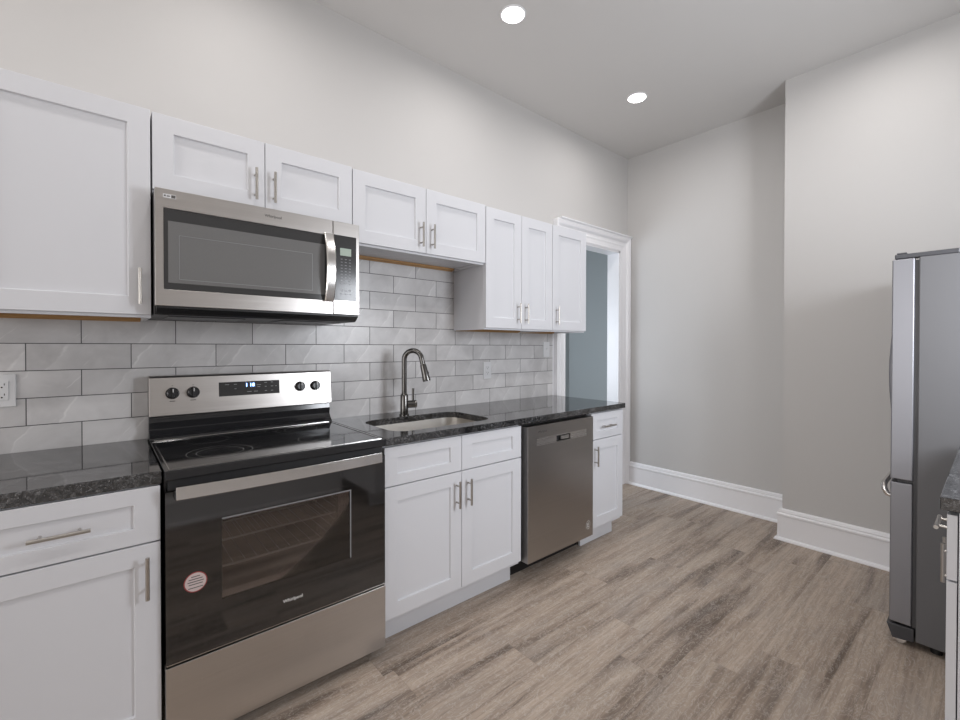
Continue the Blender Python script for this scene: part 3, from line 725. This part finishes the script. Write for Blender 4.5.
# ------------------------------------------------------------ refrigerator
def fridge():
    X0, X1 = 2.500, 3.315; YB_, YF_ = -2.800, -2.083
    t = thing('refrigerator', 'grey stainless steel bottom-freezer refrigerator behind the right-hand counter', 'refrigerator', ((X0+X1)/2, -2.45, 0))
    B('body', t, FRSIDE, (X0, X1, YB_, YF_, .035, 1.682), bevel=.004)
    for x in (X0 + .05, X1 - .05):
        for y in (YB_ + .06, YF_ - .06): T('foot', t, TOEBLK, [(x, y, .001), (x, y, .036)], .02, 12)
    B('gasket', t, DARKPL, (X0 + .010, X1 - .010, YF_ + .0005, YF_ + .0125, .09, 1.672))
    xm = (X0 + X1) / 2
    def panel(name, x0, x1, z0, z1):
        bm = bmesh.new(); n = 10; ya = YF_ + .0130; yb = -1.999
        pts = [(x0, ya), (x0, yb)]
        for k in range(1, n): s_ = k / n; pts.append((x0 + (x1 - x0) * s_, yb + .010 * (1 - (2*s_-1)**2)))
        pts += [(x1, yb), (x1, ya)]
        r0 = [bm.verts.new((x, y, z0)) for x, y in pts]; r1 = [bm.verts.new((x, y, z1)) for x, y in pts]; m_ = len(pts)
        for k in range(m_): bm.faces.new((r0[k], r0[(k+1) % m_], r1[(k+1) % m_], r1[k]))
        bm.faces.new(r0[::-1]); bm.faces.new(r1)
        return obj(name, bm, FRDOOR, t, bevel=.004)
    for a, b, hx in ((X0, xm - .003, xm - .045), (xm + .003, X1, xm + .045)):
        d = panel('door', a, b, .722, 1.680)
        pts = [(hx, -2.000, .80), (hx, -1.985, .805)] + [(hx, -1.985 + .028 * math.sin(PI * k / 12), .82 + .70 * k / 12) for k in range(1, 12)] + [(hx, -1.985, 1.535), (hx, -2.000, 1.54)]
        T('handle', d, FRDOOR, pts, .009, 12)
    fd = panel('freezer_drawer', X0, X1, .095, .708)
    pts = [(X0 + .03, -2.001, .640), (X0 + .03, -1.986, .645), (X0 + .03, -1.976, .665), (X0 + .035, -1.974, .682), (X0 + .06, -1.974, .688), (X1 - .06, -1.974, .688), (X1 - .035, -1.975, .688), (X1 - .03, -2.001, .688)]
    T('handle', fd, STEELH, pts, .011, 12)
    for x in (X0 + .012, X1 - .072):
        B('hinge', t, DARKPL, (x, x + .06, -2.100, -2.02, .7095, .7205), bevel=.001)
    for s_ in (0, 1):
        xa = X0 + .004 if not s_ else X1 - .054
        B('hinge_cover', t, DARKPL, (xa, xa + .05, -2.20, -2.006, 1.6825, 1.702), (xa, xa + .03, -2.045, -2.012, 1.702, 1.708), bevel=.003)
    bm = bmesh.new()       # kick grille, leaning forward
    p = [(-2.078, .030), (-2.010, .022), (-1.990, .082), (-2.078, .086)]
    r0 = [bm.verts.new((X0 + .002, y, z)) for y, z in p]; r1 = [bm.verts.new((X1 - .002, y, z)) for y, z in p]
    for k in range(4): bm.faces.new((r0[k], r0[(k+1) % 4], r1[(k+1) % 4], r1[k]))
    bm.faces.new(r0[::-1]); bm.faces.new(r1); obj('kick_grille', bm, DARKPL, t, bevel=.002)
    for x in (X0 + .03, X1 - .03): T('roller', t, STEELH, [(x - .01, -2.035, .019), (x + .01, -2.035, .019)], .018, 16)
fridge()

# ------------------------------------------------------------ outlets on the tile
def outlet(label, cx, cz, kind='outlet', wide=.070):
    t = thing('wall_outlet' if kind == 'outlet' else 'wall_switch', label, kind, (cx, 0, cz), None if kind != 'outlet' else 'white duplex outlets on the tile')
    B('cover_plate', t, WHITEPL, (cx - wide/2, cx + wide/2, -.006, -.0003, cz - .058, cz + .058), bevel=.0015)
    if kind == 'outlet':
        for dx in ((0,) if wide < .09 else (-.023, .023)):
            rc = B('receptacle', t, WHITEPL, (cx + dx - .0165, cx + dx + .0165, -.0085, -.0062, cz - .034, cz + .034), bevel=.001)
            bm = bmesh.new()
            for s_ in (-.018, .018):
                bx(bm, cx + dx - .0075, cx + dx - .0055, -.0089, -.0085, cz + s_ + .001, cz + s_ + .009)
                bx(bm, cx + dx + .0055, cx + dx + .0075, -.0089, -.0085, cz + s_ + .001, cz + s_ + .008)
                tube(bm, [(cx + dx, -.0085, cz + s_ - .006), (cx + dx, -.0089, cz + s_ - .006)], .0026, 10)
            obj('slots', bm, SLOT, rc)
    else:
        tg = B('toggle_base', t, WHITEPL, (cx - .006, cx + .006, -.0085, -.0062, cz - .013, cz + .013))
        B('toggle', tg, WHITEPL, (cx - .004, cx + .004, -.016, -.0086, cz + .001, cz + .010), bevel=.001)
outlet('white double outlet on the tile at the far left edge', -.4315, 1.140, wide=.115)
outlet('white outlet on the tile between faucet and doorway, above the dishwasher', 1.889, 1.134)
outlet('white light switch plate on the tile nearest the doorway', 2.506, 1.277, 'switch')

# ------------------------------------------------------------ recessed ceiling lights
def ring_mesh(r0, r1, z0, z1, n=40):
    bm = bmesh.new(); R = []
    for r, z in ((r0, z1), (r0, z0), (r1 - .004, z0), (r1, z0 + .003), (r1, z1)):
        R.append([bm.verts.new((r * math.cos(2*PI*k/n), r * math.sin(2*PI*k/n), z)) for k in range(n)])
    for a, b in zip(R, R[1:] + R[:1]):
        for k in range(n): bm.faces.new((a[k], a[(k+1) % n], b[(k+1) % n], b[k]))
    return bm
def downlight():
    t = thing('recessed_ceiling_light', '', 'ceiling light', (0, 0, CEIL), 'round recessed ceiling lights')
    o = obj('trim_ring', ring_mesh(.0605, .070, -.006, -.0004), TRIM, smooth=True); o.parent = t
    bm = bmesh.new(); bmesh.ops.create_cone(bm, cap_ends=True, segments=40, radius1=.060, radius2=.060, depth=.003, matrix=Matrix.Translation((0, 0, -.0023)))
    o = obj('lens', bm, LAMPEMIT); o.parent = t
    l = bpy.data.lights.new('bulb', 'AREA'); l.shape = 'DISK'; l.size = .11; l.energy = LAMP_W; l.color = (1.0, .962, .94); l.spread = math.radians(172)
    o = bpy.data.objects.new('bulb', l); C.objects.link(o); o.parent = t; o.location = (0, 0, -.008)
    return t
LAMP_W = 3.9
d0 = downlight()
spots = [(1.549, -.597, 'round recessed ceiling light nearest the camera, at the top middle of the picture'),
         (2.782, -.609, 'round recessed ceiling light nearer the far corner, the smaller of the visible pair'),
         (.316, -.60, 'unseen round recessed ceiling light above the range, added for its light'), (-.917, -.60, 'unseen round recessed ceiling light at the back left of the room, added for its light'),  # unseen lamps spaced like the visible pair, included for the light they give
         (1.549, -1.90, 'unseen round recessed ceiling light above the right-hand counter, added for its light'), (2.782, -1.90, 'round recessed ceiling light above the refrigerator'),
         (.316, -1.90, 'unseen round recessed ceiling light over the standing space by the right wall, added for its light'), (-.917, -1.90, 'unseen round recessed ceiling light at the back right of the room, added for its light')]
for i, (x, y, lab) in enumerate(spots):
    if i == 0: t = d0
    else:
        t = d0.copy(); C.objects.link(t)
        for ch in list(d0.children):
            c = ch.copy(); C.objects.link(c); c.parent = t
    t.location = (x, y, CEIL); t['label'] = lab
